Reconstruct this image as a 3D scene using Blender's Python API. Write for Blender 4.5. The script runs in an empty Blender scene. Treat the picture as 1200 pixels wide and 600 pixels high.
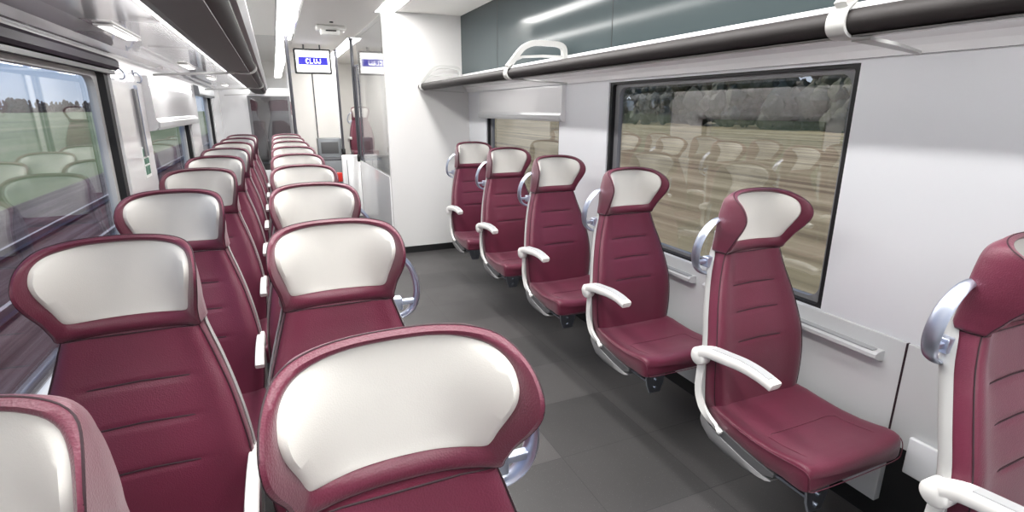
import bpy, bmesh, math, random
from mathutils import Vector, Matrix
S = bpy.context.scene
COL = S.collection
PI = math.pi
rnd = random.Random(7)

# ------------------------------------------------------------------ materials
def srgb(r, g, b):
    f = lambda c: (c/255/12.92) if c/255 <= 0.04045 else ((c/255+0.055)/1.055)**2.4
    return (f(r), f(g), f(b), 1)
MATS = {}
def mat(name, col, rough=.5, metal=0, coat=0, bump=None, emit=None, strength=0, var=None, spec=.5, sheen=0):
    m = bpy.data.materials.new(name); m.use_nodes = True
    nt = m.node_tree; n = nt.nodes; L = nt.links
    b = n['Principled BSDF']
    b.inputs['Base Color'].default_value = col
    b.inputs['Roughness'].default_value = rough
    b.inputs['Metallic'].default_value = metal
    b.inputs['Coat Weight'].default_value = coat
    b.inputs['Coat Roughness'].default_value = .04
    b.inputs['Specular IOR Level'].default_value = spec
    if sheen:
        b.inputs['Sheen Weight'].default_value = sheen; b.inputs['Sheen Roughness'].default_value = .5
    if emit:
        b.inputs['Emission Color'].default_value = emit; b.inputs['Emission Strength'].default_value = strength
    tc = n.new('ShaderNodeTexCoord')
    if bump:
        kind, scale, st, dist = bump
        t = n.new('ShaderNodeTexVoronoi' if kind == 'vor' else 'ShaderNodeTexNoise')
        t.inputs['Scale'].default_value = scale
        L.new(tc.outputs['Object'], t.inputs['Vector'])
        bp = n.new('ShaderNodeBump'); bp.inputs['Strength'].default_value = st; bp.inputs['Distance'].default_value = dist
        L.new(t.outputs['Distance' if kind == 'vor' else 'Fac'], bp.inputs['Height']); L.new(bp.outputs['Normal'], b.inputs['Normal'])
    if var:
        scale, col2, lo, hi = var
        t = n.new('ShaderNodeTexNoise'); t.inputs['Scale'].default_value = scale; t.inputs['Detail'].default_value = 4
        L.new(tc.outputs['Object'], t.inputs['Vector'])
        r = n.new('ShaderNodeValToRGB'); r.color_ramp.elements[0].position = lo; r.color_ramp.elements[1].position = hi
        r.color_ramp.elements[0].color = col; r.color_ramp.elements[1].color = col2
        L.new(t.outputs['Fac'], r.inputs['Fac']); L.new(r.outputs['Color'], b.inputs['Base Color'])
    MATS[name] = m
    return m

mat('maroon_leather', srgb(94, 23, 49), .42, bump=('vor', 300, .4, .0012), var=(6, srgb(88, 21, 45), .35, .7), spec=.5, sheen=.16)
mat('cream_leather', srgb(209, 207, 202), .6, bump=('vor', 420, .18, .0008))
mat('dark_thread', srgb(38, 14, 24), .7)
mat('light_shell', srgb(168, 168, 167), .4, coat=.1)
mat('dark_panel_grey', srgb(80, 80, 82), .5)
mat('grey_pan', srgb(128, 128, 129), .45)
mat('white_plastic', srgb(232, 231, 228), .3, coat=.3)
mat('pad_grey', srgb(160, 162, 164), .5)
mat('chrome', srgb(196, 203, 220), .34, metal=1)
mat('steel', srgb(150, 155, 165), .3, metal=1)
mat('gloss_white', srgb(236, 236, 237), .22, coat=.7)
mat('mirror_white', srgb(236, 236, 237), .15, coat=.9)
mat('wall_white', srgb(230, 232, 236), .4, coat=.25)
mat('wall_lower', srgb(205, 207, 208), .4, coat=.25)
mat('partition_white', srgb(216, 215, 214), .5)
mat('ceiling_white', srgb(232, 230, 226), .55)
mat('rack_dark', srgb(48, 45, 45), .58, spec=.25)
mat('rack_grey', srgb(82, 80, 80), .5, spec=.3)
mat('panel_dark', srgb(68, 77, 79), .10, spec=.12)
mat('black_rubber', srgb(20, 20, 22), .5)
mat('frame_grey', srgb(125, 125, 128), .4)
mat('frame_light', srgb(190, 190, 188), .45)
mat('header_dark', srgb(40, 34, 44), .6, spec=.2)
mat('pole_dark', srgb(72, 72, 78), .3, metal=.3)
mat('lamp', (1, 1, 1, 1), .5, emit=(1, .985, .96, 1), strength=4.5)
mat('lamp_soft', (1, 1, 1, 1), .5, emit=(1, .985, .97, 1), strength=2.2)
mat('screen_white', (1, 1, 1, 1), .3, emit=(1, 1, 1, 1), strength=1.0)
mat('screen_blue', (0, 0, 0, 1), .3, emit=(.03, .02, .80, 1), strength=1.0)
mat('screen_text', (1, 1, 1, 1), .3, emit=(1, 1, 1, 1), strength=1.0)
mat('red_plastic', srgb(205, 40, 32), .4)
mat('bin_grey', srgb(118, 122, 126), .35, metal=.3)
mat('sign_green', srgb(60, 110, 90), .5)
mat('sign_white', srgb(235, 238, 235), .5)
mat('bark', srgb(70, 58, 50), .9)
mat('leaf_right', srgb(84, 88, 72), .9, var=(1.6, srgb(112, 114, 104), .48, .7))
mat('leaf_left', srgb(96, 84, 76), .9, var=(.2, srgb(120, 92, 84), .4, .7))
mat('rail_steel', srgb(150, 140, 138), .35, metal=.8)
mat('sleeper', srgb(100, 88, 88), .9)
mat('brick_far', srgb(150, 110, 95), .9)

def glass_mat(name, tint, refl_lo, refl_hi):
    m = bpy.data.materials.new(name); m.use_nodes = True
    nt = m.node_tree; n = nt.nodes; L = nt.links; n.clear()
    o = n.new('ShaderNodeOutputMaterial'); mx = n.new('ShaderNodeMixShader')
    t = n.new('ShaderNodeBsdfTransparent'); t.inputs['Color'].default_value = tint
    g = n.new('ShaderNodeBsdfGlossy'); g.inputs['Roughness'].default_value = .015
    lw = n.new('ShaderNodeLayerWeight'); lw.inputs['Blend'].default_value = .35
    mr = n.new('ShaderNodeMapRange'); mr.inputs['To Min'].default_value = refl_lo; mr.inputs['To Max'].default_value = refl_hi
    L.new(lw.outputs['Facing'], mr.inputs['Value']); L.new(mr.outputs['Result'], mx.inputs['Fac'])
    L.new(t.outputs[0], mx.inputs[1]); L.new(g.outputs[0], mx.inputs[2]); L.new(mx.outputs[0], o.inputs['Surface'])
    MATS[name] = m
glass_mat('window_glass_left', (.90, .91, .93, 1), .08, .36)
glass_mat('window_glass_right', (.88, .85, .81, 1), .09, .30)
glass_mat('screen_glass', (.93, .94, .95, 1), .12, .5)
glass_mat('smoked_glass', (.55, .55, .57, 1), .08, .3)

def floor_mat():
    m = mat('floor_vinyl', srgb(74, 73, 74), .33, spec=.4)
    nt = m.node_tree; n = nt.nodes; L = nt.links; b = n['Principled BSDF']
    tc = n.new('ShaderNodeTexCoord'); mp = n.new('ShaderNodeMapping')
    L.new(tc.outputs['Object'], mp.inputs['Vector'])
    mp.inputs['Location'].default_value = (-.60, -.12, 0)
    br = n.new('ShaderNodeTexBrick'); br.offset = 0; br.squash = 1
    br.inputs['Scale'].default_value = 1; br.inputs['Brick Width'].default_value = .5; br.inputs['Row Height'].default_value = .45
    br.inputs['Mortar Size'].default_value = .0018; br.inputs['Mortar Smooth'].default_value = .1; br.inputs['Bias'].default_value = 0
    br.inputs['Color1'].default_value = srgb(58, 57, 57); br.inputs['Color2'].default_value = srgb(74, 72, 72); br.inputs['Mortar'].default_value = srgb(44, 43, 44)
    L.new(mp.outputs[0], br.inputs['Vector'])
    no = n.new('ShaderNodeTexNoise'); no.inputs['Scale'].default_value = 260; no.inputs['Detail'].default_value = 1
    L.new(tc.outputs['Object'], no.inputs['Vector'])
    r = n.new('ShaderNodeValToRGB'); r.color_ramp.elements[0].position = .70; r.color_ramp.elements[1].position = .76
    r.color_ramp.elements[0].color = (0, 0, 0, 1); r.color_ramp.elements[1].color = (.13, .13, .13, 1)
    L.new(no.outputs['Fac'], r.inputs['Fac'])
    ad = n.new('ShaderNodeMixRGB'); ad.blend_type = 'ADD'; ad.inputs['Fac'].default_value = 1
    L.new(br.outputs['Color'], ad.inputs['Color1']); L.new(r.outputs['Color'], ad.inputs['Color2'])
    L.new(ad.outputs[0], b.inputs['Base Color'])
    n2 = n.new('ShaderNodeTexNoise'); n2.inputs['Scale'].default_value = 3
    mr = n.new('ShaderNodeMapRange'); mr.inputs['To Min'].default_value = .28; mr.inputs['To Max'].default_value = .5
    L.new(tc.outputs['Object'], n2.inputs['Vector']); L.new(n2.outputs['Fac'], mr.inputs['Value']); L.new(mr.outputs[0], b.inputs['Roughness'])
floor_mat()

def streak_mat(name, cols, sx, sy, rough=.95, w=0):
    """rows of crop or stones that run along the track"""
    m = mat(name, cols[0], rough, spec=.1)
    nt = m.node_tree; n = nt.nodes; L = nt.links; b = n['Principled BSDF']
    tc = n.new('ShaderNodeTexCoord'); mp = n.new('ShaderNodeMapping')
    mp.inputs['Scale'].default_value = (sx, sy, 1)
    L.new(tc.outputs['Object'], mp.inputs['Vector'])
    no = n.new('ShaderNodeTexNoise'); no.inputs['Scale'].default_value = 1; no.inputs['Detail'].default_value = 5; no.inputs['Roughness'].default_value = .65
    L.new(mp.outputs[0], no.inputs['Vector'])
    r = n.new('ShaderNodeValToRGB')
    r.color_ramp.elements[0].position = .36; r.color_ramp.elements[0].color = cols[0]
    r.color_ramp.elements[1].position = .66; r.color_ramp.elements[1].color = cols[-1]
    for i, c in enumerate(cols[1:-1]):
        e = r.color_ramp.elements.new(.36 + .3*(i+1)/(len(cols)-1)); e.color = c
    L.new(no.outputs['Fac'], r.inputs['Fac']); L.new(r.outputs['Color'], b.inputs['Base Color'])
streak_mat('stubble_field', [srgb(110, 100, 78), srgb(152, 140, 110), srgb(184, 172, 140)], .9, .035)
streak_mat('grass_field', [srgb(104, 116, 78), srgb(128, 138, 96), srgb(158, 156, 122)], .12, .02)
streak_mat('ballast', [srgb(66, 56, 52), srgb(92, 80, 76), srgb(114, 102, 100)], 5, .12)

# ------------------------------------------------------------------ mesh helpers
class MB:
    def __init__(s): s.v = []; s.f = []; s.sm = []
    def add(s, vs, fs, smooth=False):
        k = len(s.v); s.v += [tuple(p) for p in vs]; s.f += [tuple(k+i for i in f) for f in fs]; s.sm += [smooth]*len(fs)
        return s
    def box(s, x0, x1, y0, y1, z0, z1, bev=0):
        if bev <= 0:
            vs = [(x, y, z) for x in (x0, x1) for y in (y0, y1) for z in (z0, z1)]
            return s.add(vs, [(0, 1, 3, 2), (4, 6, 7, 5), (0, 4, 5, 1), (2, 3, 7, 6), (0, 2, 6, 4), (1, 5, 7, 3)])
        b = bmesh.new(); bmesh.ops.create_cube(b, size=1)
        for v in b.verts:
            v.co = Vector((x0+(v.co.x+.5)*(x1-x0), y0+(v.co.y+.5)*(y1-y0), z0+(v.co.z+.5)*(z1-z0)))
        bmesh.ops.bevel(b, geom=list(b.edges), offset=bev, segments=3, profile=.5, affect='EDGES')
        b.verts.index_update()
        s.add([tuple(v.co) for v in b.verts], [[v.index for v in f.verts] for f in b.faces], True); b.free()
        return s
    def loft(s, rings, cap0=True, cap1=True, closed=True, smooth=True):
        n = len(rings[0]); vs = [p for r in rings for p in r]; fs = []
        for i in range(len(rings)-1):
            for j in range(n if closed else n-1):
                k = (j+1) % n
                fs.append((i*n+j, i*n+k, (i+1)*n+k, (i+1)*n+j))
        s.add(vs, fs, smooth)
        base = len(s.v)-len(vs)
        if cap0: s.f.append(tuple(base+j for j in range(n))[::-1]); s.sm.append(smooth)
        if cap1: s.f.append(tuple(base+(len(rings)-1)*n+j for j in range(n))); s.sm.append(smooth)
        return s
    def sweep(s, pts, prof, up=(0, 0, 1), smooth=True, closed=False):
        """prof: list of (a, b) or function t -> list; a along side, b along up-ish"""
        pts = [Vector(p) for p in pts]; rings = []; N = len(pts)
        for i, p in enumerate(pts):
            t = (pts[(i+1) % N]-pts[i-1]) if closed else (pts[min(i+1, N-1)]-pts[max(i-1, 0)])
            t.normalize(); side = t.cross(Vector(up))
            if side.length < 1e-5: side = Vector((1, 0, 0))
            side.normalize(); u = side.cross(t)
            pr = prof(i/(N-1)) if callable(prof) else prof
            rings.append([tuple(p+side*a+u*b) for a, b in pr])
        if closed:
            rings.append(rings[0]); return s.loft(rings, False, False, True, smooth)
        return s.loft(rings, True, True, True, smooth)
    def tube(s, pts, r, n=8, up=(0, 0, 1), closed=False):
        rr = r if callable(r) else (lambda t: r)
        return s.sweep(pts, lambda t: [(rr(t)*math.cos(2*PI*k/n), rr(t)*math.sin(2*PI*k/n)) for k in range(n)], up, True, closed)
    def cyl(s, c, axis, r, h, n=24, bev=.0):
        ax = {'x': 0, 'y': 1, 'z': 2}[axis]
        prof = [(-h/2, r-bev), (-h/2+bev, r), (h/2-bev, r), (h/2, r-bev)] if bev else [(-h/2, r), (h/2, r)]
        rings = []
        for d, q in prof:
            ring = []
            for k in range(n):
                a = 2*PI*k/n; p = [0, 0, 0]; p[ax] = d; p[(ax+1) % 3] = q*math.cos(a); p[(ax+2) % 3] = q*math.sin(a)
                ring.append((c[0]+p[0], c[1]+p[1], c[2]+p[2]))
            rings.append(ring)
        return s.loft(rings, smooth=bool(bev))
    def build(s, name, m, parent=None, mirror=False, flat=False):
        vs = [(-x, y, z) for x, y, z in s.v] if mirror else s.v
        fs = [f[::-1] for f in s.f] if mirror else s.f
        me = bpy.data.meshes.new(name); me.from_pydata(vs, [], fs)
        if not flat: me.polygons.foreach_set('use_smooth', s.sm)
        b = bmesh.new(); b.from_mesh(me); bmesh.ops.recalc_face_normals(b, faces=list(b.faces)); b.to_mesh(me); b.free()
        me.materials.append(MATS[m]); me.update()
        if any(s.sm):
            try: me.set_sharp_from_angle(angle=math.radians(50))
            except Exception: pass
        o = bpy.data.objects.new(name, me); COL.objects.link(o)
        if parent is not None: o.parent = parent
        return o

def tag(o, label=None, cat=None, group=None, kind=None):
    if label: o['label'] = label
    if cat: o['category'] = cat
    if group: o['group'] = group
    if kind: o['kind'] = kind
    return o
def empty(name, loc, label, cat, group=None):
    o = bpy.data.objects.new(name, None); COL.objects.link(o); o.location = loc; o.empty_display_size = .1
    return tag(o, label, cat, group)
def struct(o): o['kind'] = 'structure'; return o
def catmull(P, n=6, closed=False):
    out = []; N = len(P)
    for i in range(N if closed else N-1):
        if closed: a, b, c, d = P[i-1], P[i], P[(i+1) % N], P[(i+2) % N]
        else: a, b, c, d = P[max(i-1, 0)], P[i], P[i+1], P[min(i+2, N-1)]
        for k in range(n):
            t = k/n
            out.append(tuple(.5*((2*q)+(-p+r)*t+(2*p-5*q+4*r-s)*t*t+(-p+3*q-3*r+s)*t**3) for p, q, r, s in zip(a, b, c, d)))
    if not closed: out.append(tuple(P[-1]))
    return out
def interp(tab, x):
    if x <= tab[0][0]: return tab[0][1]
    for (a, u), (b, v) in zip(tab, tab[1:]):
        if x <= b:
            t = (x-a)/(b-a); t = t*t*(3-2*t) if False else t
            return u+(v-u)*t
    return tab[-1][1]
def smooth_tab(tab, n=8):
    pts = catmull(tab, n); return pts

# ------------------------------------------------------------------ seat
OUT_H = [(0, 1.068), (.06, 1.068), (.118, 1.069), (.151, 1.072), (.154, 1.096), (.158, 1.132), (.167, 1.172), (.174, 1.212), (.176, 1.250), (.169, 1.282), (.148, 1.302), (.105, 1.313), (.05, 1.318), (0, 1.319)]
IN_H = [(0, 1.109), (.055, 1.109), (.102, 1.111), (.125, 1.116), (.133, 1.129), (.139, 1.156), (.147, 1.188), (.154, 1.218), (.157, 1.246), (.152, 1.272), (.133, 1.288), (.093, 1.297), (.05, 1.301), (0, 1.302)]
def full(h):
    a = catmull(h, 4); return a + [(-x, z) for x, z in reversed(a[1:-1])]
OUTF, INF = full(OUT_H), full(IN_H)
HZ = smooth_tab([(1.0, .25), (1.07, .38), (1.12, .68), (1.18, .95), (1.225, 1.0), (1.27, .80), (1.30, .45), (1.325, .25)])
def rim_y(x, z):
    return .129 - .142*interp(HZ, z)*min(1, abs(x)/.178)**2.6
def back_y(z): return .184 - .10*(z-1.08)
FBK = [(1.06, 1.09), (1.10, 1.07), (1.15, 1.01), (1.20, .94), (1.25, .885), (1.30, .87), (1.33, .88)]
def head_meshes():
    rim = MB(); rings = []
    n = len(OUTF); cz = 1.205
    def lerp(t, i, dy=0, grow=0):
        (xo, zo), (xi, zi) = OUTF[i], INF[i]
        x = xo+(xi-xo)*t; z = zo+(zi-zo)*t
        if grow: x *= 1-grow/.19; z = cz+(z-cz)*(1-grow/.115)
        return x, z
    def ring(t, yf, grow=0):
        r = []
        for i in range(n):
            x, z = lerp(t, i, 0, grow); r.append((x, yf(x, z), z))
        return r
    def rear(r, k=1.0):
        return [(x*(1+(interp(FBK, z)-1)*k), y, z) for x, y, z in r]
    rings.append(ring(0, lambda x, z: back_y(z)+.0, .10))
    rings.append(ring(0, lambda x, z: back_y(z)-.002, .045))
    rings.append(ring(0, lambda x, z: back_y(z)-.008, .012))
    rings.append(ring(0, lambda x, z: back_y(z)-.020, .002))
    rings = [rear(q) for q in rings]
    for k in (.35, .7):
        rings.append(rear(ring(0, lambda x, z: (back_y(z)-.020)*(1-k)+(rim_y(x, z)+.014)*k, 0), 1-k))
    rings.append(ring(0, lambda x, z: rim_y(x, z)+.007))
    rings.append(ring(.10, lambda x, z: rim_y(x, z)+.004))
    rings.append(ring(.30, lambda x, z: rim_y(x, z)-.003))
    rings.append(ring(.60, lambda x, z: rim_y(x, z)-.002))
    rings.append(ring(.85, lambda x, z: rim_y(x, z)+.004))
    rings.append(ring(1.0, lambda x, z: rim_y(x, z)+.012))
    rings.append(ring(1.04, lambda x, z: rim_y(x, z)+.022))
    rim.loft(rings, True, False)
    ins = MB(); R = []
    def cy(x, z):
        return .141 - .130*interp(HZ, z)*min(1.1, abs(x)/.154)**3.2
    for t in (1.0, .975, .93, .85, .72, .55, .36, .18, .04):
        r = []
        for (xi, zi) in INF:
            x = xi*t; z = 1.214+(zi-1.214)*t
            e = rim_y(xi, zi)+.011
            w = min(1, (1-t)/.12); w = w*w*(3-2*w)
            r.append((x, e*(1-w)+cy(x, z)*w, z))
        R.append(r)
    ins.loft(R, False, True)
    st = MB()
    pts = [(x*1.001, rim_y(x, z)+.0085, z) for x, z in OUTF]
    st.tube(pts, .0016, 5, closed=True)
    return rim, ins, st
WB = smooth_tab([(.44, .222), (.50, .236), (.58, .243), (.66, .243), (.74, .236), (.82, .222), (.90, .204), (.98, .179), (1.04, .160), (1.070, .152)])
FB = smooth_tab([(.44, -.008), (.50, -.004), (.58, .0), (.66, .006), (.74, .018), (.82, .040), (.90, .064), (.98, .089), (1.04, .102), (1.067, .107)])
SEAMS = (.940, .838, .722)
def groove(x, z):
    g = 0
    for q in SEAMS:
        d = abs(z-(q-.10*0 + .0))
        if abs(x) < .125 and d < .013: g = max(g, (1-d/.013)*min(1, (.125-abs(x))/.02))
    return g*.0045
U = [(-1, .060), (-1, .03), (-.995, .012), (-.97, .002), (-.93, -.003), (-.86, -.006), (-.78, -.004), (-.68, .002), (-.55, .006), (-.42, .007), (-.28, .008), (-.14, .008), (0, .008), (.14, .008), (.28, .008), (.42, .007), (.55, .006), (.68, .002), (.78, -.004), (.86, -.006), (.93, -.003), (.97, .002), (.995, .012), (1, .03), (1, .060)]
def back_mesh():
    m = MB(); rings = []
    zs = [.44+i*.00627 for i in range(101)]
    for z in zs:
        w = interp(WB, z); f = interp(FB, z); r = []
        for u, d in U:
            x = u*w; r.append((x, f+d+groove(x, z), z))
        rings.append(r)
    m.loft(rings)
    st = []
    for q in SEAMS:
        k = MB(); f = interp(FB, q)
        k.tube([(x, f+.0092+(.0008 if abs(x) < .10 else 0), q+.005*(1-abs(x)/.115)) for x in [-.115+.23*i/12 for i in range(13)]], .0021, 5)
        st.append(k)
    pip = MB()
    zz = [.47+i*.03 for i in range(20)]
    path = [(-.985*interp(WB, z), interp(FB, z)+.003, z) for z in zz]+[(u*.148, .1095+(.004 if abs(u) < .8 else 0), 1.0680) for u in [-1+2*i/10 for i in range(11)]]+[(.985*interp(WB, z), interp(FB, z)+.003, z) for z in reversed(zz)]
    pip.tube(path, .0019, 5, up=(0, 1, .01))
    return m, st, pip
def cushion_mesh():
    m = MB(); rings = []
    sec = [  # y, half width, top z, bottom z
        (.03, .225, .470, .425), (0, .236, .478, .418), (-.05, .244, .474, .412), (-.12, .245, .466, .400), (-.20, .246, .462, .392), (-.28, .247, .466, .386),
        (-.34, .246, .476, .390), (-.385, .246, .484, .388), (-.415, .246, .485, .388), (-.434, .244, .480, .389), (-.443, .241, .468, .392), (-.446, .238, .450, .398)]
    for y, w, t, b in sec:
        h = t-b; r = []
        prof = [(-.93, b), (-.985, b+.003), (-1, b+.012), (-1.0, t-.016), (-.990, t-.006), (-.965, t-.001), (-.91, t), (-.80, t-.004), (-.65, t-.010), (-.4, t-.013), (0, t-.014)]
        prof = prof + [(-u, z) for u, z in reversed(prof[:-1])]
        if y < -.40:
            prof = [(u, z) for u, z in prof]
        for u, z in prof: r.append((u*w, y+(.012*(abs(u)**4) if y < -.38 else 0), z))
        rings.append(r)
    m.loft(rings)
    st = MB()
    tab = [(-.44, .462), (-.41, .4745), (-.38, .476), (-.34, .470), (-.28, .4605), (-.2, .4565), (-.12, .4605), (-.03, .4695)]
    yy = [-.40+i*.03 for i in range(7)]
    st.tube([(-.178, y, interp(tab, y)) for y in yy]+[(x, -.205, .4505+.004*abs(x/.15)**3) for x in (-.15, -.08, 0, .08, .15)]+[(.178, y, interp(tab, y)) for y in reversed(yy)], .0014, 5)
    pp = MB()
    half = [(-.2385, .0, .470), (-.244, -.10, .460), (-.2465, -.2, .454), (-.2475, -.30, .459), (-.2465, -.38, .469), (-.244, -.420, .469), (-.240, -.438, .452), (-.236, -.442, .42), (-.22, -.442, .397), (-.10, -.444, .393)]
    pp.tube(catmull(half+[(-x, y, z) for x, y, z in reversed(half)], 4), .0018, 5)
    return m, st, pp
def shell_mesh():
    m = MB(); rings = []
    tab = smooth_tab([(.40, .215), (.45, .236), (.55, .2455), (.66, .2455), (.74, .2385), (.82, .225), (.90, .206), (.98, .183), (1.04, .164), (1.10, .150), (1.16, .145)])
    for z in [.395+i*.03 for i in range(26)]:
        w = interp(tab, z); f = interp(FB, min(z, 1.08))+(.0 if z < 1.08 else 0)
        y0, y1 = f+.062, f+.092
        if z > 1.07: y0, y1 = .176, .194
        rings.append([(-w, y0-.016, z), (-w-.003, y0, z), (-w*.985, y1-.014, z), (-w*.9, y1, z), (-w*.5, y1+.008, z), (0, y1+.010, z), (w*.5, y1+.008, z), (w*.9, y1, z), (w*.985, y1-.014, z), (w+.003, y0, z), (w, y0-.016, z), (w*.95, y0, z), (0, y0+.01, z), (-w*.95, y0, z)])
    m.loft(rings)
    return m
def pan_mesh():
    m = MB(); rings = []
    for y, w, t, b in [(.09, .20, .42, .38), (.06, .235, .43, .345), (0, .2505, .395, .325), (-.08, .2515, .376, .312), (-.18, .2515, .358, .312), (-.25, .250, .350, .318), (-.285, .248, .348, .330), (-.30, .24, .346, .340)]:
        rings.append([(-w, y, t), (-w-.003, y, (t+b)/2), (-w*.95, y, b+.004), (-w*.85, y, b), (w*.85, y, b), (w*.95, y, b+.004), (w+.003, y, (t+b)/2), (w, y, t)])
    m.loft(rings)
    return m
def make_seat(aisle, handle=True, arm=True):
    """aisle = -1 : armrest and handle on the -x side"""
    root = bpy.data.objects.new('train_seat', None); COL.objects.link(root); root.empty_display_size = .1
    rim, ins, st = head_meshes()
    h = rim.build('headrest', 'maroon_leather', root)
    i = ins.build('headrest_insert', 'cream_leather', h); i['label'] = 'cream leather headrest insert'
    s_ = st.build('stitching', 'dark_thread', h); s_['label'] = 'dark stitched seam'
    b, st, pip = back_mesh()
    bo = b.build('backrest', 'maroon_leather', root)
    for k in st: k.build('stitching', 'dark_thread', bo)['label'] = 'dark stitched seam'
    o = pip.build('piping', 'dark_thread', bo); o['label'] = 'dark edge piping'
    c, st, pp = cushion_mesh()
    co = c.build('seat_cushion', 'maroon_leather', root)
    st.build('stitching', 'maroon_leather', co); pp.build('piping', 'maroon_leather', co)
    o = shell_mesh().build('back_shell', 'light_shell', root); o['label'] = 'light grey plastic back shell'
    o = pan_mesh().build('seat_pan', 'grey_pan', root); o['label'] = 'grey plastic seat pan'
    mir = aisle > 0
    # white side trim curving from the armrest pivot to under the cushion (built for -x side)
    t = MB(); path = catmull([(-.246, .078, .69), (-.247, .072, .64), (-.247, .074, .59), (-.247, .076, .53), (-.248, .062, .480), (-.251, .025, .440), (-.250, -.03, .415), (-.249, -.07, .402)], 5)
    t.sweep(path, lambda q: [(-.006, -.020*(1-.35*q)), (.006, -.020*(1-.35*q)), (.008, 0), (.006, .020*(1-.35*q)), (-.006, .020*(1-.35*q))], up=(0, 1, .3))
    if arm: t.build('side_trim', 'white_plastic', root, mir)['label'] = 'white plastic side trim'
    t = MB()
    t.loft([[(-w, y, a), (-w, y, b_), (w, y, b_), (w, y, a)] for y, w, a, b_ in [(.06, .225, .43, .40), (0, .2455, .425, .37), (-.08, .2475, .410, .355), (-.18, .248, .394, .345), (-.26, .2475, .386, .345), (-.31, .246, .382, .368)]], smooth=False)
    t.build('pan_side_panel', 'dark_panel_grey', root)['label'] = 'dark grey panel between cushion and pan'
    if arm:
        a = MB()
        a.cyl((-.257, .070, .672), 'x', .037, .050, 28, .006)
        path = catmull([(-.257, .062, .690), (-.257, .02, .706), (-.257, -.06, .716), (-.257, -.14, .724), (-.257, -.21, .722), (-.257, -.265, .712), (-.257, -.278, .708)], 5)
        def pr(q):
            w = .0265-.003*q; hh = (.021-.005*q)*(1 if q < .97 else .7)
            return [(-w*.8, -hh), (w*.8, -hh), (w, -hh*.6), (w, hh*.7), (w*.85, hh), (-w*.85, hh), (-w, hh*.7), (-w, -hh*.6)]
        a.sweep(path, pr)
        ao = a.build('armrest', 'white_plastic', root, mir); ao['label'] = 'white armrest with round pivot'
        p = MB(); path = catmull([(-.257, .0, .7305), (-.257, -.06, .7365), (-.257, -.14, .7435), (-.257, -.21, .7405), (-.257, -.258, .7305)], 5)
        p.sweep(path, [(-.017, -.003), (.017, -.003), (.016, .003), (-.016, .003)])
        p.build('armrest_pad', 'pad_grey', ao, mir)['label'] = 'grey inlay on top of the armrest'
    else:
        a = MB(); X_ = -.243
        a.cyl((X_, .060, .675), 'x', .032, .026, 24, .004)
        a.sweep(catmull([(X_, .050, .690), (X_, .0, .704), (X_, -.08, .712), (X_, -.17, .713), (X_, -.25, .704), (X_, -.265, .698)], 4), [(-.012, -.016), (.012, -.016), (.016, -.008), (.016, .008), (.013, .013), (-.013, .013), (-.016, .008), (-.016, -.008)])
        o = a.build('armrest', 'white_plastic', root, mir); o['label'] = 'white middle armrest'
    if handle:
        g = MB(); path = []
        path = catmull([(-.150, .150, 1.205), (-.185, .155, 1.190), (-.218, .162, 1.150), (-.237, .168, 1.100), (-.240, .172, 1.050), (-.228, .174, 1.010), (-.200, .175, .985), (-.165, .176, .975)], 5)
        def hp(q):
            e = math.sin(PI*min(1, max(0, q)))**.5
            w = .007+.015*e; t_ = .004+.0055*e
            return [(w*math.cos(2*PI*j/10), t_*math.sin(2*PI*j/10)) for j in range(10)]
        g.sweep(path, hp, up=(1, 0, .02))
        g.box(-.240, -.140, .163, .181, 1.020, 1.036, .003)
        g.box(-.190, -.14, .155, .187, 1.006, 1.048, .004)
        g.build('grab_handle', 'chrome', root, mir)['label'] = 'chrome crescent grab handle'
    k = MB(); k.box(-.10, .32 if aisle < 0 else .236, -.19, -.09, .265, .318, .006)
    k.loft([[(-.232, y, .392), (-.122, y, .392), (-.130, y, .345), (-.146, y, .302), (-.206, y, .302), (-.224, y, .345)] for y in (-.432, -.422)], smooth=False)
    k.box(-.232, -.122, -.425, -.10, .366, .376, .003)
    k.cyl((-.177, -.434, .325), 'y', .009, .010, 12)
    k.cyl((-.177, -.434, .368), 'y', .007, .012, 12)
    kb = k.build('mounting_bracket', 'steel', root, mir); kb['label'] = 'metal mounting bracket under the cushion'
    return root
def kids(o): return [c for c in bpy.data.objects if c.parent is o]
def dup_tree(o, ch=None):
    c = o.copy(); COL.objects.link(c)
    for k in TREE.get(o.name, []):
        d = k.copy(); COL.objects.link(d); d.parent = c
        for g in TREE.get(k.name, []):
            e = g.copy(); COL.objects.link(e); e.parent = d
    return c
TREE = {}
def index_tree(o):
    TREE[o.name] = kids(o)
    for k in TREE[o.name]: TREE[k.name] = kids(k)

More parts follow.
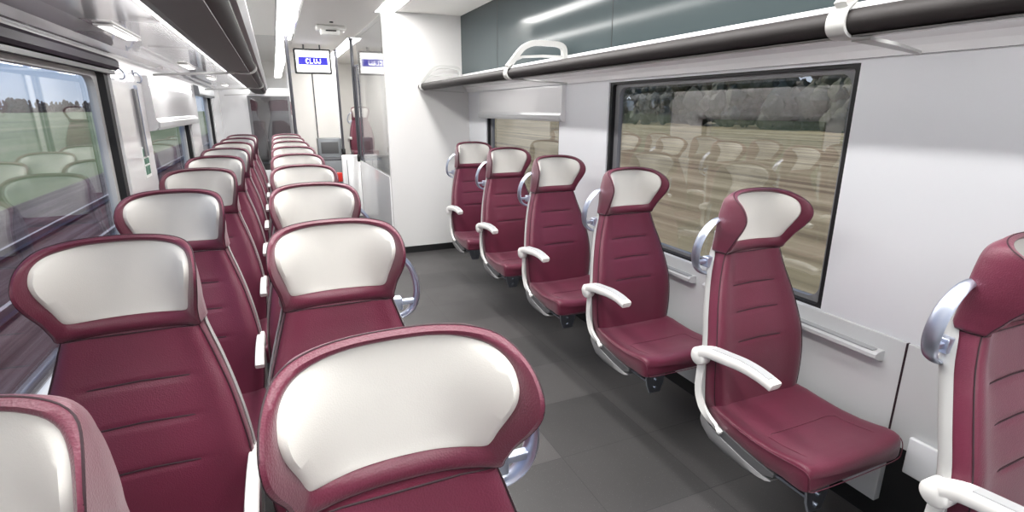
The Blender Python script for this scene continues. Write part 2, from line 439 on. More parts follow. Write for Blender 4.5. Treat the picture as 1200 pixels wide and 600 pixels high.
seatR = make_seat(-1); index_tree(seatR)
seatA = make_seat(1); index_tree(seatA)
seatW = make_seat(1, handle=False, arm=False); index_tree(seatW)
ORD = ['nearest the camera', 'second from the camera', 'third from the camera', 'fourth from the camera', 'fifth from the camera', 'sixth from the camera', 'seventh from the camera', 'eighth from the camera', 'farthest from the camera']
XC_R, XC_A, XC_W = 1.722, .12, -.39
for i in range(6):
    o = seatR if i == 0 else dup_tree(seatR)
    o.location = (XC_R, .545+.855*i, 0)
    lab = ['single maroon seat on the right nearest the camera, cut off at the frame edge',
           'single maroon seat in full view in front of the right end of the big window',
           'single maroon seat in front of the left half of the big right window',
           'single maroon seat in front of the white pillar between the two right windows',
           'single maroon seat before the small right window, second from the white end wall',
           'single maroon seat on the right closest to the white end wall'][i]
    tag(o, lab, 'seat', 'single seats along the right wall')
for i in range(9):
    o = seatA if i == 0 else dup_tree(seatA)
    o.location = (XC_A, .568+.855*i, 0)
    tag(o, 'maroon aisle seat with cream headrest in the left double rows, ' + ORD[i], 'seat', 'aisle seats of the left double rows')
    o = seatW if i == 0 else dup_tree(seatW)
    o.location = (XC_W, .568+.855*i, 0)
    tag(o, 'maroon seat next to the left windows with cream headrest, ' + ORD[i], 'seat', 'window seats of the left double rows')

# ------------------------------------------------------------------ car body
XL, XR, YP, YV, ZC, XM = -.65, 2.06, 5.97, 8.4, 2.60, .705
Y0, Y1 = -2.6, 13.0
struct(MB().box(XL-.15, XR+.15, Y0, Y1, -.12, 0).build('floor', 'floor_vinyl'))
def wall(name, xa, xb, y0, y1, z0, z1, holes, m):
    w = MB(); cur = y0
    for a, b, c, d in holes:
        w.box(xa, xb, cur, a, z0, z1); w.box(xa, xb, a, b, z0, c); w.box(xa, xb, a, b, d, z1); cur = b
    w.box(xa, xb, cur, y1, z0, z1)
    return struct(w.build(name, m))
RW = [(-1.9, -.5, .79, 1.79), (1.42, 3.12, .79, 1.79), (3.80, 5.42, .79, 1.79)]
LW = [(-1.9, -.3, .79, 1.79), (1.15, 3.0, .79, 1.79), (3.62, 5.30, .79, 1.79), (5.88, 7.35, .79, 1.79)]
wall('wall_right', XR, XR+.09, Y0, Y1, .79, 1.95, [(a, b, .791, 1.79) for a, b, c, d in RW], 'wall_white')
wall('wall_left', XL-.09, XL, Y0, Y1, .0, 1.95, LW, 'gloss_white')
m = MB(); m.box(XR-.012, XR+.09, Y0, .80, .10, .79, .004); m.box(XR-.012, XR+.09, .80, 1.06, .38, .79, .004); m.box(XR-.012, XR+.09, 1.06, YP, .10, .79, .004)
struct(m.build('wall_right_lower', 'wall_lower'))
struct(MB().box(XR+.02, XR+.09, Y0, YP, 0, .38).build('wall_right_plinth', 'black_rubber'))
struct(MB().box(XR-.014, XR+.02, 1.055, 1.062, .37, .79).build('trim_1', 'dark_thread'))

def rrect(y0, y1, z0, z1, r, n=6):
    P = []
    for cy, cz, a0 in ((y1-r, z1-r, 0), (y0+r, z1-r, 90), (y0+r, z0+r, 180), (y1-r, z0+r, 270)):
        for k in range(n+1):
            a = math.radians(a0+90*k/n); P.append((cy+r*math.cos(a), cz+r*math.sin(a)))
    return P
def ringframe(mb, outer, inner, xa, xb):
    mb.loft([[(xa, y, z) for y, z in outer], [(xa, y, z) for y, z in inner], [(xb, y, z) for y, z in inner], [(xb, y, z) for y, z in outer], [(xa, y, z) for y, z in outer]], False, False, smooth=False)
wn = 0
for side, WS in ((1, RW), (-1, LW)):
    for (a, b, c, d) in WS:
        wn += 1
        X = XR if side > 0 else XL
        e = bpy.data.objects.new('window_%d' % wn, None); COL.objects.link(e); struct(e)
        big = .055 if side < 0 else .026
        m = MB(); ringframe(m, rrect(a, b, c, d, .004), rrect(a+.026, b-big, c+.012, d-.014, .02), X+side*.012, X+side*.05); m.build('window_gasket', 'black_rubber', e)
        m = MB(); ringframe(m, rrect(a+.022, b-big+.004, c+.010, d-.012, .02), rrect(a+.05, b-big-.045, c+.030, d-.034, .055), X+side*.040, X+side*.07); m.build('window_frame', 'frame_grey' if side > 0 else 'frame_light', e)
        m = MB(); P = rrect(a+.03, b-.05, c+.02, d-.02, .05)
        m.loft([[(X+side*.058, y, z) for y, z in P], [(X+side*.064, y, z) for y, z in P]], smooth=False)
        m.build('window_pane', 'window_glass_right' if side > 0 else 'window_glass_left', e)
# ceiling, upper cladding
cl = MB(); cl.box(XL-.15, XR+.15, Y0, Y1, ZC+.06, ZC+.10)
cl.box(XL, .125, Y0, Y1, ZC, ZC+.06); cl.box(.365, 1.055, Y0, Y1, ZC-.012, ZC+.06); cl.box(1.285, XR, Y0, Y1, ZC, ZC+.06)
cl.box(.125, .365, 9.0, Y1, ZC, ZC+.06); cl.box(1.055, 1.285, 6.1, 8.2, ZC, ZC+.06)
struct(cl.build('ceiling', 'ceiling_white'))
for nm, X0, s in (('wall_right_upper', 1.985, 1), ('wall_left_upper', 2*XM-1.985, -1)):
    yend = YP if s > 0 else YV
    m = MB(); m.box(min(X0, X0+s*.06), max(X0, X0+s*.06), Y0, yend, 1.99, ZC)
    struct(m.build(nm, 'panel_dark'))
    m = MB()
    for yy in (-.9, 1.35, 3.0, 4.9) if s > 0 else (-.9, 1.35, 3.0, 4.9, 6.5):
        m.box(X0-.0015 if s > 0 else X0, X0 if s > 0 else X0+.0015, yy, yy+.005, 1.992, ZC-.002)
    struct(m.build('trim_2' if s > 0 else 'trim_3', 'black_rubber'))

# partition at the end of the right row
struct(MB().box(1.13, XR+.09, YP, YP+.06, 0, ZC).build('wall_partition', 'partition_white'))
struct(MB().box(1.128, XR, YP-.012, YP, 0, .075).build('baseboard_partition', 'black_rubber'))
struct(MB().box(XL-.1, XR+.1, Y0-.06, Y0, 0, ZC).build('wall_back', 'wall_white'))
struct(MB().box(XL-.1, XR+.1, Y1, Y1+.06, 0, ZC).build('wall_end', 'ceiling_white'))
struct(MB().box(XL-.09, XL, Y0, Y1, 1.95, ZC).build('wall_left_top', 'wall_white'))
struct(MB().box(XR, XR+.09, Y0, Y1, 1.95, ZC).build('wall_right_top', 'wall_white'))
struct(MB().box(XR+.02, XR+.09, YP, Y1, 0, .79).build('wall_vestibule_right', 'ceiling_white'))

# ------------------------------------------------------------------ luggage racks
def rack(side, y0, y1, label, cross):
    e = empty('luggage_rack', (XM, y0, 1.8), label, 'luggage rack')
    def place(mb, name, m, par, lab=None):
        mb.v = [((x-XM), y-y0, z-1.8) for x, y, z in mb.v]
        o = mb.build(name, m, par, mirror=(side < 0))
        if lab: o['label'] = lab
        return o
    prof = catmull([(1.478, 1.852), (1.483, 1.872), (1.505, 1.888), (1.550, 1.895), (1.600, 1.892), (1.632, 1.880), (1.640, 1.855), (1.615, 1.834), (1.570, 1.823), (1.520, 1.822), (1.490, 1.832)], 3, True)
    m = MB(); m.loft([[(x, y, z) for x, z in prof] for y in (y0, y1)], smooth=True)
    place(m, 'front_profile', 'rack_dark', e, 'dark charcoal rounded front profile')
    m = MB(); m.loft([[(x, y, z) for x, z in [(1.508, 1.8195), (1.612, 1.8295), (1.645, 1.846), (1.645, 1.842), (1.612, 1.8255), (1.508, 1.8155)]] for y in (y0, y1)], smooth=False)
    place(m, 'underside_strip', 'rack_grey', e, 'grey strip under the front profile')
    m = MB(); P = [(1.63, 1.868), (1.70, 1.874), (1.90, 1.874), (1.985, 1.868), (2.018, 1.852)]+([(2.03, 1.83), (2.036, 1.803), (2.058, 1.803)] if side > 0 else [(2.054, 1.852)])+[(2.058, 1.885), (1.63, 1.888)]
    m.loft([[(x, y, z) for x, z in P] for y in (y0, y1)], smooth=False)
    place(m, 'shelf', 'mirror_white' if side < 0 else 'gloss_white', e, 'glossy white shelf underside')
    m = MB(); m.loft([[(x, y, z) for x, z in [(1.955, 1.955), (1.965, 1.99), (1.984, 1.992), (1.984, 1.885), (1.955, 1.885)]] for y in (y0, y1)], smooth=False)
    place(m, 'rear_ledge', 'gloss_white', e, 'white ledge behind the shelf')
    if side < 0:
        m = MB(); m.loft([[(x, y, z) for x, z in [(1.462, 1.868), (1.450, 1.905), (1.452, 1.94), (1.475, 1.945), (1.482, 1.90), (1.478, 1.868)]] for y in (y0, y1)], smooth=False)
        place(m, 'light_trim', 'frame_grey', e, 'silver trim along the front')
    for yb in cross:
        b = MB()
        w = .028
        # strap round the front profile, arm below the shelf, arch above
        strap = catmull([(1.60, 1.818), (1.545, 1.812), (1.500, 1.814), (1.474, 1.832), (1.469, 1.860), (1.482, 1.888), (1.515, 1.912)], 4)
        b.loft([[(x, yb-w, z), (x, yb+w, z), (x+.006*0+(.008 if x < 1.6 else 0), yb+w, z+.006), (x+(.008 if x < 1.6 else 0), yb-w, z+.006)] for x, z in strap], smooth=False)
        b.loft([[(x, yb+o_-hw, z), (x, yb+o_+hw, z), (x, yb+o_+hw, z+.010), (x, yb+o_-hw, z+.010)] for x, z, hw, o_ in [(1.590, 1.812, w, 0), (1.75, 1.806, w*.8, .02), (1.90, 1.800, w*.5, .05), (1.99, 1.796, w*.3, .07)]], smooth=False)
        arch = catmull([(1.490, 1.895), (1.53, 1.94), (1.59, 2.01), (1.64, 2.042), (1.70, 2.058), (1.80, 2.058), (1.875, 2.055), (1.915, 2.035), (1.925, 1.99), (1.925, 1.90)], 4)
        b.sweep([(x, yb, z) for x, z in arch], [(-.017, -.018), (.017, -.018), (.019, 0), (.017, .018), (-.017, .018), (-.019, 0)], up=(0, 1, 0), smooth=True)
        b.sweep([(x, yb, z) for x, z in [(1.50, 1.925), (1.60, 1.965), (1.75, 1.975), (1.92, 1.975)]], [(-.008, -.012), (.008, -.012), (.008, .012), (-.008, .012)], up=(0, 1, 0), smooth=False)
        place(b, 'bracket', 'frame_light', e, 'pale grey arched bracket')
    return e
rk = rack(1, Y0+.02, YP-.005, 'charcoal fronted luggage rack along the right wall above the windows', (-1.3, 1.11, 3.50, 5.86))
rl = rack(-1, Y0+.02, YV-.06, 'charcoal fronted luggage rack along the left wall seen from below', (-1.3, 1.11, 3.50, 5.95, 8.25))

m = MB(); m.box(1.655-XM, 1.675-XM, .2, YP-Y0-.3, .062, .070); m.build('added_light_strip', 'lamp_soft', rk)['label'] = 'thin white light strip added out of sight behind the front profile'  # added strip, hidden behind the profile, to lighten the right wall
for y in (-.8, .9, 2.6, 4.3):  # unseen fill lamps that go with the strip, aimed at the right wall
    l = bpy.data.lights.new('rack_fill_lamp', 'AREA'); l.shape = 'RECTANGLE'; l.size = .03; l.size_y = 1.6; l.energy = 2.0; l.color = (1, .99, .98)
    o = bpy.data.objects.new('rack_fill_lamp', l); COL.objects.link(o); o.location = (1.70, y+.2, 1.852); o.rotation_euler = (0, math.radians(-20), 0)
m = MB(); m.box(1.655-XM, 1.675-XM, .2, YV-Y0-.3, .058, .066)  # added strip, hidden behind the left profile, to lighten the shelf underside
m.build('added_light_strip', 'lamp_soft', rl, mirror=True)['label'] = 'thin white light strip added out of sight behind the front profile'
for y in (-.8, .9, 2.6, 4.3, 6.0, 7.4):  # unseen fill lamps aimed at the left wall, grazing the shelf
    l = bpy.data.lights.new('rack_fill_lamp', 'AREA'); l.shape = 'RECTANGLE'; l.size = .03; l.size_y = 1.6; l.energy = 1.7; l.color = (1, .99, .98)
    o = bpy.data.objects.new('rack_fill_lamp', l); COL.objects.link(o); o.location = (2*XM-1.685, y+.2, 1.845); o.rotation_euler = (0, math.radians(90), 0)
# ------------------------------------------------------------------ ceiling lights
def light(x0, x1, y0, y1, label):
    e = empty('ceiling_light', ((x0+x1)/2, (y0+y1)/2, ZC), label, 'ceiling light', 'ceiling light strips')
    cx, cy = (x0+x1)/2, (y0+y1)/2
    hx, hy = (x1-x0)/2, (y1-y0)/2
    m = MB()
    for a, b, c, d in ((-hx, -hx+.02, -hy, hy), (hx-.02, hx, -hy, hy), (-hx, hx, -hy, -hy+.015), (-hx, hx, hy-.015, hy)):
        m.box(a, b, c, d, -.006, .05)
    m.build('light_frame', 'gloss_white', e)
    m = MB(); m.loft([[(-hx+.02, y, .01), (-hx*.5, y, -.004), (0, y, -.008), (hx*.5, y, -.004), (hx-.02, y, .01), (hx-.02, y, .03), (-hx+.02, y, .03)] for y in (-hy+.015, hy-.015)], smooth=False)
    m.build('diffuser', 'lamp', e)['label'] = 'glowing white diffuser'
    return e
light(.125, .365, -2.4, 8.95, 'long glowing light strip in the ceiling above the left seats')
light(1.055, 1.285, -2.4, 6.08, 'long glowing light strip in the ceiling ending at the white partition')
light(1.055, 1.285, 8.25, 12.0, 'far glowing light strip in the vestibule ceiling beyond the glass screen')
light(.45, .95, 10.2, 12.4, 'wide glowing ceiling light in the far end beyond the hanging screen') if False else None

for sd, x, yend in ((-1, 2*XM-1.86, 8.2),):  # reading lights repeated along the left rack as added fill for the wall
    k = 0
    for y in ((-.4, .85, 2.3, 3.1, 4.4, 5.3) if sd > 0 else (-.4, .85, 2.3, 3.9, 5.3, 6.7)):
        e = empty('fill_reading_light', (x, y, 1.872), 'slim white reading light strip added as fill under the %s luggage rack' % ('right' if sd > 0 else 'left'), 'reading light', 'added reading lights under the %s rack' % ('right' if sd > 0 else 'left'))
        m = MB(); m.box(-.026, .026, -.20, .20, -.006, .0, .002); m.build('light_housing', 'white_plastic', e)
        m = MB(); m.box(-.016, .016, -.185, .185, -.008, -.005); m.build('diffuser', 'lamp_soft', e)
        l = bpy.data.lights.new('fill_reading_lamp', 'AREA'); l.shape = 'RECTANGLE'; l.size = .035; l.size_y = .37; l.energy = .9 if sd > 0 else 2.2; l.color = (1, .985, .97)
        o = bpy.data.objects.new('fill_reading_lamp', l); COL.objects.link(o); o.location = (x, y, 1.861)

# ------------------------------------------------------------------ end area
e = empty('display_screen', (.65, 9.3, 2.34), 'hanging information screen reading CLUJ in white on a blue band', 'screen')
m = MB(); P = rrect(-.275, .275, -.185, .185, .02); m.loft([[(y, -.0, z) for y, z in P], [(y, .05, z) for y, z in P]], smooth=False); m.build('screen_housing', 'black_rubber', e)
m = MB(); m.box(-.245, .248, -.003, -.0005, -.158, .160); m.build('screen_panel', 'screen_white', e)
m = MB(); m.box(-.21, .22, -.008, -.005, -.05, .06); bl = m.build('blue_band', 'screen_blue', e)
H_, W_ = .062, .040
def arc(cx, cz, rx, rz, a0, a1, n=8): return [(cx+rx*math.cos(math.radians(a0+(a1-a0)*k/n)), cz+rz*math.sin(math.radians(a0+(a1-a0)*k/n))) for k in range(n+1)]
glyphs = [arc(W_/2, H_/2, W_/2, H_/2, 50, 310, 14), [(0, H_), (0, 0), (W_*.85, 0)], [(0, H_)]+arc(W_/2, .020, W_/2, .020, 180, 360)+[(W_, H_)], [(W_*.8, H_)]+arc(W_*.35, .022, W_*.45, .022, 0, -170)]
for k, g in enumerate(glyphs):
    m = MB(); t_ = .0050
    for (a, b), (c, d_) in zip(g, g[1:]):
        l_ = math.hypot(c-a, d_-b); ux, uz = (c-a)/l_*t_*.8, (d_-b)/l_*t_*.8; px, pz = -(d_-b)/l_*t_, (c-a)/l_*t_
        q = [(a-ux+px, b-uz+pz), (c+ux+px, d_+uz+pz), (c+ux-px, d_+uz-pz), (a-ux-px, b-uz-pz)]
        m.loft([[(x-.100+k*.060, y, z-.026) for x, z in q] for y in (-.0095, -.0082)], smooth=False)
    m.build('letter', 'screen_text', bl)
m = MB(); m.cyl((-.12, .03, .215), 'z', .012, .09); m.cyl((.12, .03, .215), 'z', .012, .09); m.build('hanger', 'pole_dark', e)

e = empty('ceiling_device', (.74, 7.2, ZC-.012), 'small white device with a black slot on the ceiling before the screen', 'ceiling sensor')
m = MB(); m.box(-.17, .17, -.10, .10, -.055, 0, .018); m.build('housing', 'white_plastic', e)
m = MB(); m.box(-.13, .09, -.13, -.04, -.115, -.05, .014); h = m.build('lower_housing', 'white_plastic', e)
m = MB(); m.box(-.07, .05, -.132, -.128, -.075, -.060); m.build('slot', 'black_rubber', h)['label'] = 'black slot'
m = MB(); m.cyl((.72, 6.85, ZC-.018), 'z', .02, .012); tag(m.build('smoke_detector', 'black_rubber'), 'tiny round black sensor on the ceiling in front of the white device', 'sensor')

def pole(x, y, z0, z1, label, foot=False):
    e = empty('grab_pole', (x, y, z0), label, 'pole', 'dark vertical grab poles')
    m = MB(); m.cyl((0, 0, (z1-z0)/2), 'z', .022, z1-z0, 16); m.build('pole_tube', 'pole_dark', e)
    m = MB(); m.cyl((0, 0, z1-z0-.015), 'z', .034, .03, 16); m.build('pole_flange', 'pole_dark', e)
    if foot:
        m = MB(); m.cyl((0, 0, .05), 'z', .034, .10, 16, .006); m.build('pole_foot', 'black_rubber', e)
pole(.262, 8.33, 0, ZC, 'dark full height grab pole beside the left row end left of the screen')
pole(1.118, 8.33, .86, ZC-.0, 'dark grab pole with black foot at the end of the glass screen', True)
pole(1.075, 10.0, .84, ZC, 'dark grab pole with black foot farther back right of the hanging screen', True)

# longitudinal screen beyond the partition
e = empty('glass_screen', (1.14, YP+.06, 0), 'glass screen on a white base running back from the partition edge', 'glass partition')
L_ = YV-.12-YP-.06
m = MB(); m.box(-.02, .02, 0, L_, 0, .86); m.build('base_panel', 'gloss_white', e)
m = MB(); m.box(-.006, .006, .03, L_-.30, .87, 2.58); m.build('glass_pane', 'screen_glass', e)
m = MB(); m.box(-.012, .012, L_-.27, L_-.25, .86, 2.2); m.box(-.012, .012, L_-.27, L_-.0, 2.2, 2.22); m.box(-.012, .012, L_-.02, L_, .86, 2.2); m.build('glass_edge_frame', 'pole_dark', e)
m = MB(); m.box(-.022, -.012, 0, L_, .86, .885); m.build('base_rail', 'gloss_white', e)
e = empty('draught_screen', (1.14, 8.45, 0), 'low white draught screen below the dark pole foot', 'partition')
m = MB(); m.box(-.27, .0, 0, .04, 0, .95, .015); m.build('panel', 'gloss_white', e)
m = MB(); m.box(-.20, -.19, -.004, .0, .10, .88); m.build('panel_seam', 'frame_grey', e)
e = empty('fill_downlight', (1.56, 7.2, ZC), 'round ceiling lamp added to brighten the space behind the glass screen', 'ceiling light')  # lamp added to lift the brightness behind the glass
m = MB(); m.cyl((0, 0, -.006), 'z', .11, .012, 28, .003); m.build('lamp_ring', 'gloss_white', e)
m = MB(); m.cyl((0, 0, -.013), 'z', .09, .004, 28); m.build('diffuser', 'lamp', e)
l = bpy.data.lights.new('fill_downlight_lamp', 'AREA'); l.shape = 'DISK'; l.size = .18; l.energy = 45; o = bpy.data.objects.new('fill_downlight_lamp', l); COL.objects.link(o); o.location = (1.56, 7.2, ZC-.02)
struct(MB().box(1.98, 2.03, YP+.06, Y1, 0, ZC).build('wall_vestibule', 'ceiling_white'))

# left cross partition with glass
e = empty('glass_partition', (XL, YV, 0), 'white framed glass partition across the far end of the left seats', 'glass partition')
m = MB(); m.box(0, .34, 0, .05, 0, ZC); m.box(.34, .89, 0, .05, 1.80, 1.90); m.box(.34, .89, 0, .05, 0, .78); m.build('partition_panel', 'gloss_white', e)
m = MB(); m.box(.34, .37, -.005, .055, .78, 1.80); m.box(.85, .88, -.005, .055, .78, 1.80); m.box(.37, .85, -.005, .055, 1.785, 1.80); m.build('glass_edge_frame', 'frame_grey', e)
m = MB(); m.box(.37, .85, .018, .028, .78, 1.785); m.build('glass_pane', 'smoked_glass', e)
m = MB(); m.box(.36, .88, .018, .028, 1.90, ZC-.01); m.build('upper_glass_pane', 'screen_glass', e)

# far double doors
e = empty('double_door', (.72, 10.8, 0), 'white double sliding door behind the hanging screen', 'door')
m = MB(); m.box(-.40, -.004, 0, .05, 0, 2.25); m.build('door_leaf', 'ceiling_white', e)
m = MB(); m.box(.004, .40, 0, .05, 0, 2.25); m.build('door_leaf', 'ceiling_white', e)
m = MB(); m.box(-.010, .010, -.006, .05, 0, 2.25); m.build('door_seal', 'pole_dark', e)
m = MB(); m.box(-.45, -.40, -.02, .07, 0, 2.30); m.box(.40, .45, -.02, .07, 0, 2.30); m.box(-.40, .40, -.02, .07, 2.25, 2.30); m.build('door_frame', 'gloss_white', e)
m = MB(); m.box(-.45, .45, 0, .06, 2.30, ZC-.012); m.build('door_header', 'ceiling_white', e)
e = empty('litter_cabinet', (.86, 10.2, 0), 'dark grey metal cabinet low beside the far white doors', 'cabinet')
m = MB(); m.box(-.20, .20, -.12, .20, 0, 1.12, .01); m.build('body', 'bin_grey', e)
m = MB(); m.box(-.15, .14, -.13, -.115, .86, 1.06, .004); m.build('flap', 'dark_panel_grey', e)
e = empty('low_locker', (.62, 9.55, 0), 'low dark grey locker with flat top before the far doors', 'cabinet')
m = MB(); m.box(-.22, .36, -.15, .2, 0, .80, .01); m.build('body', 'bin_grey', e)
m = MB(); m.box(-.23, .37, -.16, .21, .80, .82, .004); m.build('worktop', 'pole_dark', e)
for x, y, z, lb in ((.40, 9.25, .90, 'small red box on the floor panel behind the sixth aisle headrest'), (.84, 8.95, .62, 'small red box low in front of the grey locker')):
    e = empty('equipment_box', (x, y, 0), lb, 'box', 'red equipment boxes')
    m = MB(); m.box(-.07, .07, -.05, .05, z-.12, z+.02, .01); m.build('box_body', 'red_plastic', e)
    m = MB(); m.box(-.05, .05, -.03, .03, 0, z-.115); m.build('stand', 'bin_grey', e)
# seats of the next saloon (raised floor)
struct(MB().box(XL, .45, 9.1, Y1, 0, .45).build('floor_raised_left', 'floor_vinyl'))
struct(MB().box(1.16, 1.97, 9.6, Y1, 0, .35).build('floor_raised_right', 'floor_vinyl'))
for i, (x, y, z, rz, lb) in enumerate([(-.40, 9.9, .45, PI, 'far seat seen from behind through the glass partition, the left one of the pair'),
                                       (.115, 9.9, .45, PI, 'far seat seen from behind through the glass partition, the right one of the pair'),
                                       (1.60, 11.3, .35, 0, 'far maroon seat facing the camera between the two right poles')]):
    o = dup_tree(seatW if i < 2 else seatR); o.location = (x, y, z); o.rotation_euler = (0, 0, rz)
    tag(o, lb, 'seat', 'seats in the next saloon')

# ------------------------------------------------------------------ small wall fittings
def blind(X, side, y0, y1, z0, z1, label):
    e = empty('roller_blind', (X, y0, z0), label, 'roller blind')
    P = [(0, 0), (-.030, .004), (-.045, .02), (-.048, .05), (-.040, .07), (-.034, z1-z0), (0, z1-z0)]
    m = MB(); m.loft([[(x*side, y, z) for x, z in P] for y in (0, y1-y0)], smooth=False); m.build('cassette', 'gloss_white', e)
    m = MB(); m.loft([[(x*side, y, z) for x, z in [(-.047, .006), (-.054, .02), (-.056, .045), (-.050, .052), (-.044, .02)]] for y in (.005, y1-y0-.005)], smooth=False); m.build('pull_bar', 'wall_lower', e)
blind(XR, 1, 3.70, 5.52, 1.525, 1.795, 'white roller blind cassette above the small right window')
blind(XL, -1, 3.62, 5.36, 1.50, 1.80, 'white roller blind cassette above the second left window')
e = empty('roller_blind', (XL, 1.1, 1.79), 'dark roller blind bar along the top of the big left window', 'roller blind')
m = MB(); m.loft([[(x, y, z) for x, z in [(0, 0), (.022, .0), (.034, .010), (.034, .035), (.022, .048), (0, .052)]] for y in (0, 1.93)], smooth=False); m.build('cassette', 'header_dark', e)
m = MB(); m.box(.0, .012, .0, 1.93, -.020, -.004); m.build('pull_bar', 'black_rubber', e)
e = empty('roller_blind', (XL, 5.85, 1.74), 'grey blue blind end over the third left window', 'roller blind')
m = MB(); m.loft([[(x, y, z) for x, z in [(0, 0), (.03, 0), (.042, .02), (.04, .085), (0, .10)]] for y in (0, 1.45)], smooth=False); m.build('cassette', 'bin_grey', e)

def hook(x, y, z, label, s):
    e = empty('coat_hook', (x, y, z), label, 'coat hook', 'coat hooks')
    m = MB(); m.tube(catmull([(0, 0, .015), (.02*s, 0, .008), (.034*s, 0, -.014), (.026*s, 0, -.034), (.010*s, 0, -.034)], 4), .004, 8, up=(0, 1, 0)); m.build('hook', 'chrome', e)
    m = MB(); m.cyl((.003*s, 0, .012), 'x', .013, .006, 16); m.build('hook_plate', 'chrome', e)
hook(XL, 3.10, 1.79, 'metal coat hook beside the top corner of the big left window', 1)
hook(XL, 3.46, 1.79, 'metal coat hook above the green safety sign', 1)
e = empty('safety_sign', (XL, 3.33, 1.27), 'small white and green safety sign on the left wall pillar', 'sign')
m = MB(); m.box(0, .003, 0, .13, 0, .16); m.build('sign_plate', 'sign_white', e)
m = MB()
for (a, b, c, d) in ((.01, .05, .015, .06), (.06, .12, .015, .06), (.01, .07, .07, .10), (.08, .12, .07, .10), (.01, .04, .11, .15), (.05, .12, .11, .15)):
    m.box(.003, .0042, a, b, c, d)
m.build('sign_symbols', 'sign_green', e)
e = empty('wall_channel', (XL, 3.36, 1.38), 'narrow grey vertical recess strip on the left wall above the safety sign', 'wall strip')
m = MB(); m.box(0, .012, 0, .05, 0, .34); m.build('channel', 'frame_grey', e)
m = MB(); m.box(.0, .014, .055, .065, 0, .36); m.build('edge_strip', 'chrome', e)
# right wall ledges
for i, (ya, yb) in enumerate(((-.66, .27), (1.13, 2.05), (2.15, 3.0), (3.85, 4.7))):
    e = empty('wall_ledge', (XR-.012, ya, .70), ['pale grey ledge on the right wall behind the cut off front seat', 'pale grey ledge on the right wall beside the full view single seat', 'pale grey ledge on the right wall under the left end of the big window', 'pale grey ledge on the right wall under the small window'][i], 'wall ledge', 'wall ledges')
    m = MB(); m.loft([[(x, y, z) for x, z in [(0, -.012), (-.03, -.006), (-.052, .006), (-.052, .020), (-.04, .028), (0, .030)]] for y in (0, yb-ya)], smooth=False); m.build('ledge', 'wall_lower', e)
    m = MB(); m.box(-.044, -.012, .02, yb-ya-.02, .0285, .034, .002); m.build('ledge_pad', 'pad_grey', e)
m = MB()
m.box(XR-.03, XR-.012, Y0+.01, .98, .30, .45, .006)
struct(m.build('trim_4', 'wall_white'))
# duct along the left wall below the windows (seen between first seats)
m = MB(); m.tube([(XL+.05, y, .76) for y in (-.2, 1.0, 3.0)], .018, 12); e = tag(m.build('wall_rail', 'chrome'), 'metal rail along the left wall below the big window', 'rail')

# ------------------------------------------------------------------ outside
GZ = -1.2
struct(MB().box(6, 900, -400, 900, GZ-.05, GZ-.02).build('ground_right', 'stubble_field'))
struct(MB().box(-900, -7.5, -400, 900, GZ-.05, GZ-.02).build('ground_left', 'grass_field'))
struct(MB().box(-7.5, 6, -400, 900, GZ-.06, GZ).build('ground_trackbed', 'ballast'))
def track(xc, label):
    e = empty('railway_track', (xc, 0, GZ), label, 'railway track')
    for s in (-.72, .72):
        P = [(s-.07, 0), (s-.07, .015), (s-.012, .03), (s-.012, .10), (s-.036, .115), (s-.036, .15), (s+.036, .15), (s+.036, .115), (s+.012, .10), (s+.012, .03), (s+.07, .015), (s+.07, 0)]
        m = MB(); m.loft([[(x, y, z+.05) for x, z in P] for y in (-60, 400)], smooth=False); m.build('rail', 'rail_steel', e)
track(-4.4, 'neighbouring railway track with steel rails outside the left windows')
def treeline(x, y0, y1, n, hmin, hmax, m_, label, seed, depth=14):
    r = random.Random(seed); mb = MB()
    for k in range(n):
        y = y0+(y1-y0)*(k+r.random())/n; h = r.uniform(hmin, hmax); cx = x+r.uniform(-depth/2, depth/2)
        for q in range(17):
            zt = r.uniform(.08, .92); w = h*r.uniform(.07, .13)*(1.15-.4*zt); bx, by, bz = cx+r.uniform(-.22, .22)*h*(1.1-zt), y+r.uniform(-.3, .3)*h*(1.15-zt), h*zt
            rings = []; N = 9
            for i in range(6):
                t = i/5; rad = w*math.sin(PI*(.06+.88*t))
                rings.append([(bx+rad*(1+.35*r.uniform(-1, 1))*math.cos(2*PI*j/N), by+rad*(1+.35*r.uniform(-1, 1))*math.sin(2*PI*j/N), GZ+bz+w*(1.3+r.uniform(-.2, .2))*(2*t-1)) for j in range(N)])
            mb.loft(rings, smooth=True)
    o = mb.build('tree_line', m_); tag(o, label, 'trees', kind='stuff')
treeline(72, -40, 560, 330, 9, 15, 'leaf_right', 'dark hedge and trees behind the tan field outside the right windows', 3)
treeline(-190, -20, 900, 300, 7, 12, 'leaf_left', 'brown far tree line behind the green field outside the left windows', 5)

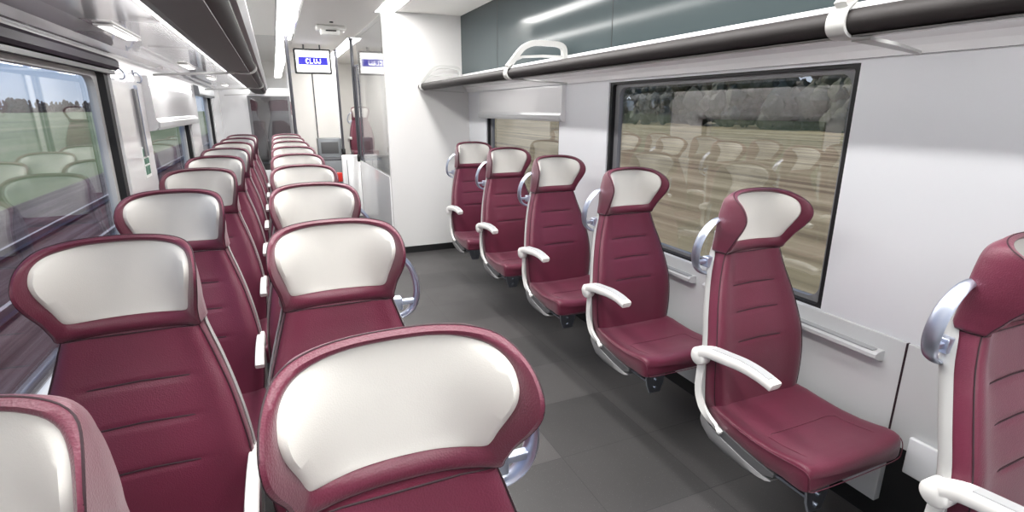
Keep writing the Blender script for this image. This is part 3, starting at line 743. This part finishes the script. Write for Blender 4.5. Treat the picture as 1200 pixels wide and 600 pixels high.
# ------------------------------------------------------------------ light, world
W = bpy.data.worlds.new('World'); S.world = W; W.use_nodes = True
nt = W.node_tree; n = nt.nodes; bg = n['Background']
tc = n.new('ShaderNodeTexCoord'); sp = n.new('ShaderNodeSeparateXYZ'); rp = n.new('ShaderNodeValToRGB')
nt.links.new(tc.outputs['Generated'], sp.inputs[0]); nt.links.new(sp.outputs['Z'], rp.inputs['Fac'])
rp.color_ramp.elements[0].position = 0; rp.color_ramp.elements[0].color = srgb(214, 228, 246)
rp.color_ramp.elements[1].position = .6; rp.color_ramp.elements[1].color = srgb(112, 158, 226)
e_ = rp.color_ramp.elements.new(.12); e_.color = srgb(166, 200, 244)
nt.links.new(rp.outputs['Color'], bg.inputs['Color']); bg.inputs['Strength'].default_value = 1.25
sun = bpy.data.lights.new('sun', 'SUN'); sun.energy = 4.2; sun.angle = math.radians(2); sun.color = (1, .96, .9)
so = bpy.data.objects.new('sun', sun); COL.objects.link(so); so.rotation_euler = (math.radians(40), 0, math.radians(200))

def area(x, y, sx, sy, p):
    l = bpy.data.lights.new('ceiling_lamp', 'AREA'); l.shape = 'RECTANGLE'; l.size = sx; l.size_y = sy; l.energy = p; l.color = (1, .985, .96)
    o = bpy.data.objects.new('ceiling_lamp', l); COL.objects.link(o); o.location = (x, y, ZC-.014)
    return o
area(.245, 3.2, .18, 11.2, 150)
area(1.17, 1.85, .18, 8.3, 120)
area(1.17, 10.1, .18, 3.6, 60)

# ------------------------------------------------------------------ camera
F = 620.0; VX, VY = 320.0, 128.0
d = Vector(((VX-600)/F, -(VY-300)/F, -1)).normalized()
nn = math.hypot(d.y, d.z); up = Vector((0, -d.z/nn, d.y/nn))
if up.y < 0: up = -up
xx = d.cross(up)
M = Matrix((xx, d, up)).to_4x4()
cam = bpy.data.cameras.new('camera'); co = bpy.data.objects.new('camera', cam); COL.objects.link(co)
cam.sensor_width = 36; cam.lens = F/1200*36; cam.clip_start = .02; cam.clip_end = 3000
co.matrix_world = Matrix.Translation((0, 0, 1.62)) @ M
S.camera = co
vs = S.view_settings; vs.view_transform = 'Standard'; vs.look = 'None'; vs.exposure = 0; vs.gamma = 1; vs.use_curve_mapping = False
S.cycles.max_bounces = 8; S.cycles.diffuse_bounces = 5; S.cycles.glossy_bounces = 4; S.cycles.transparent_max_bounces = 12
S.cycles.sample_clamp_indirect = 6
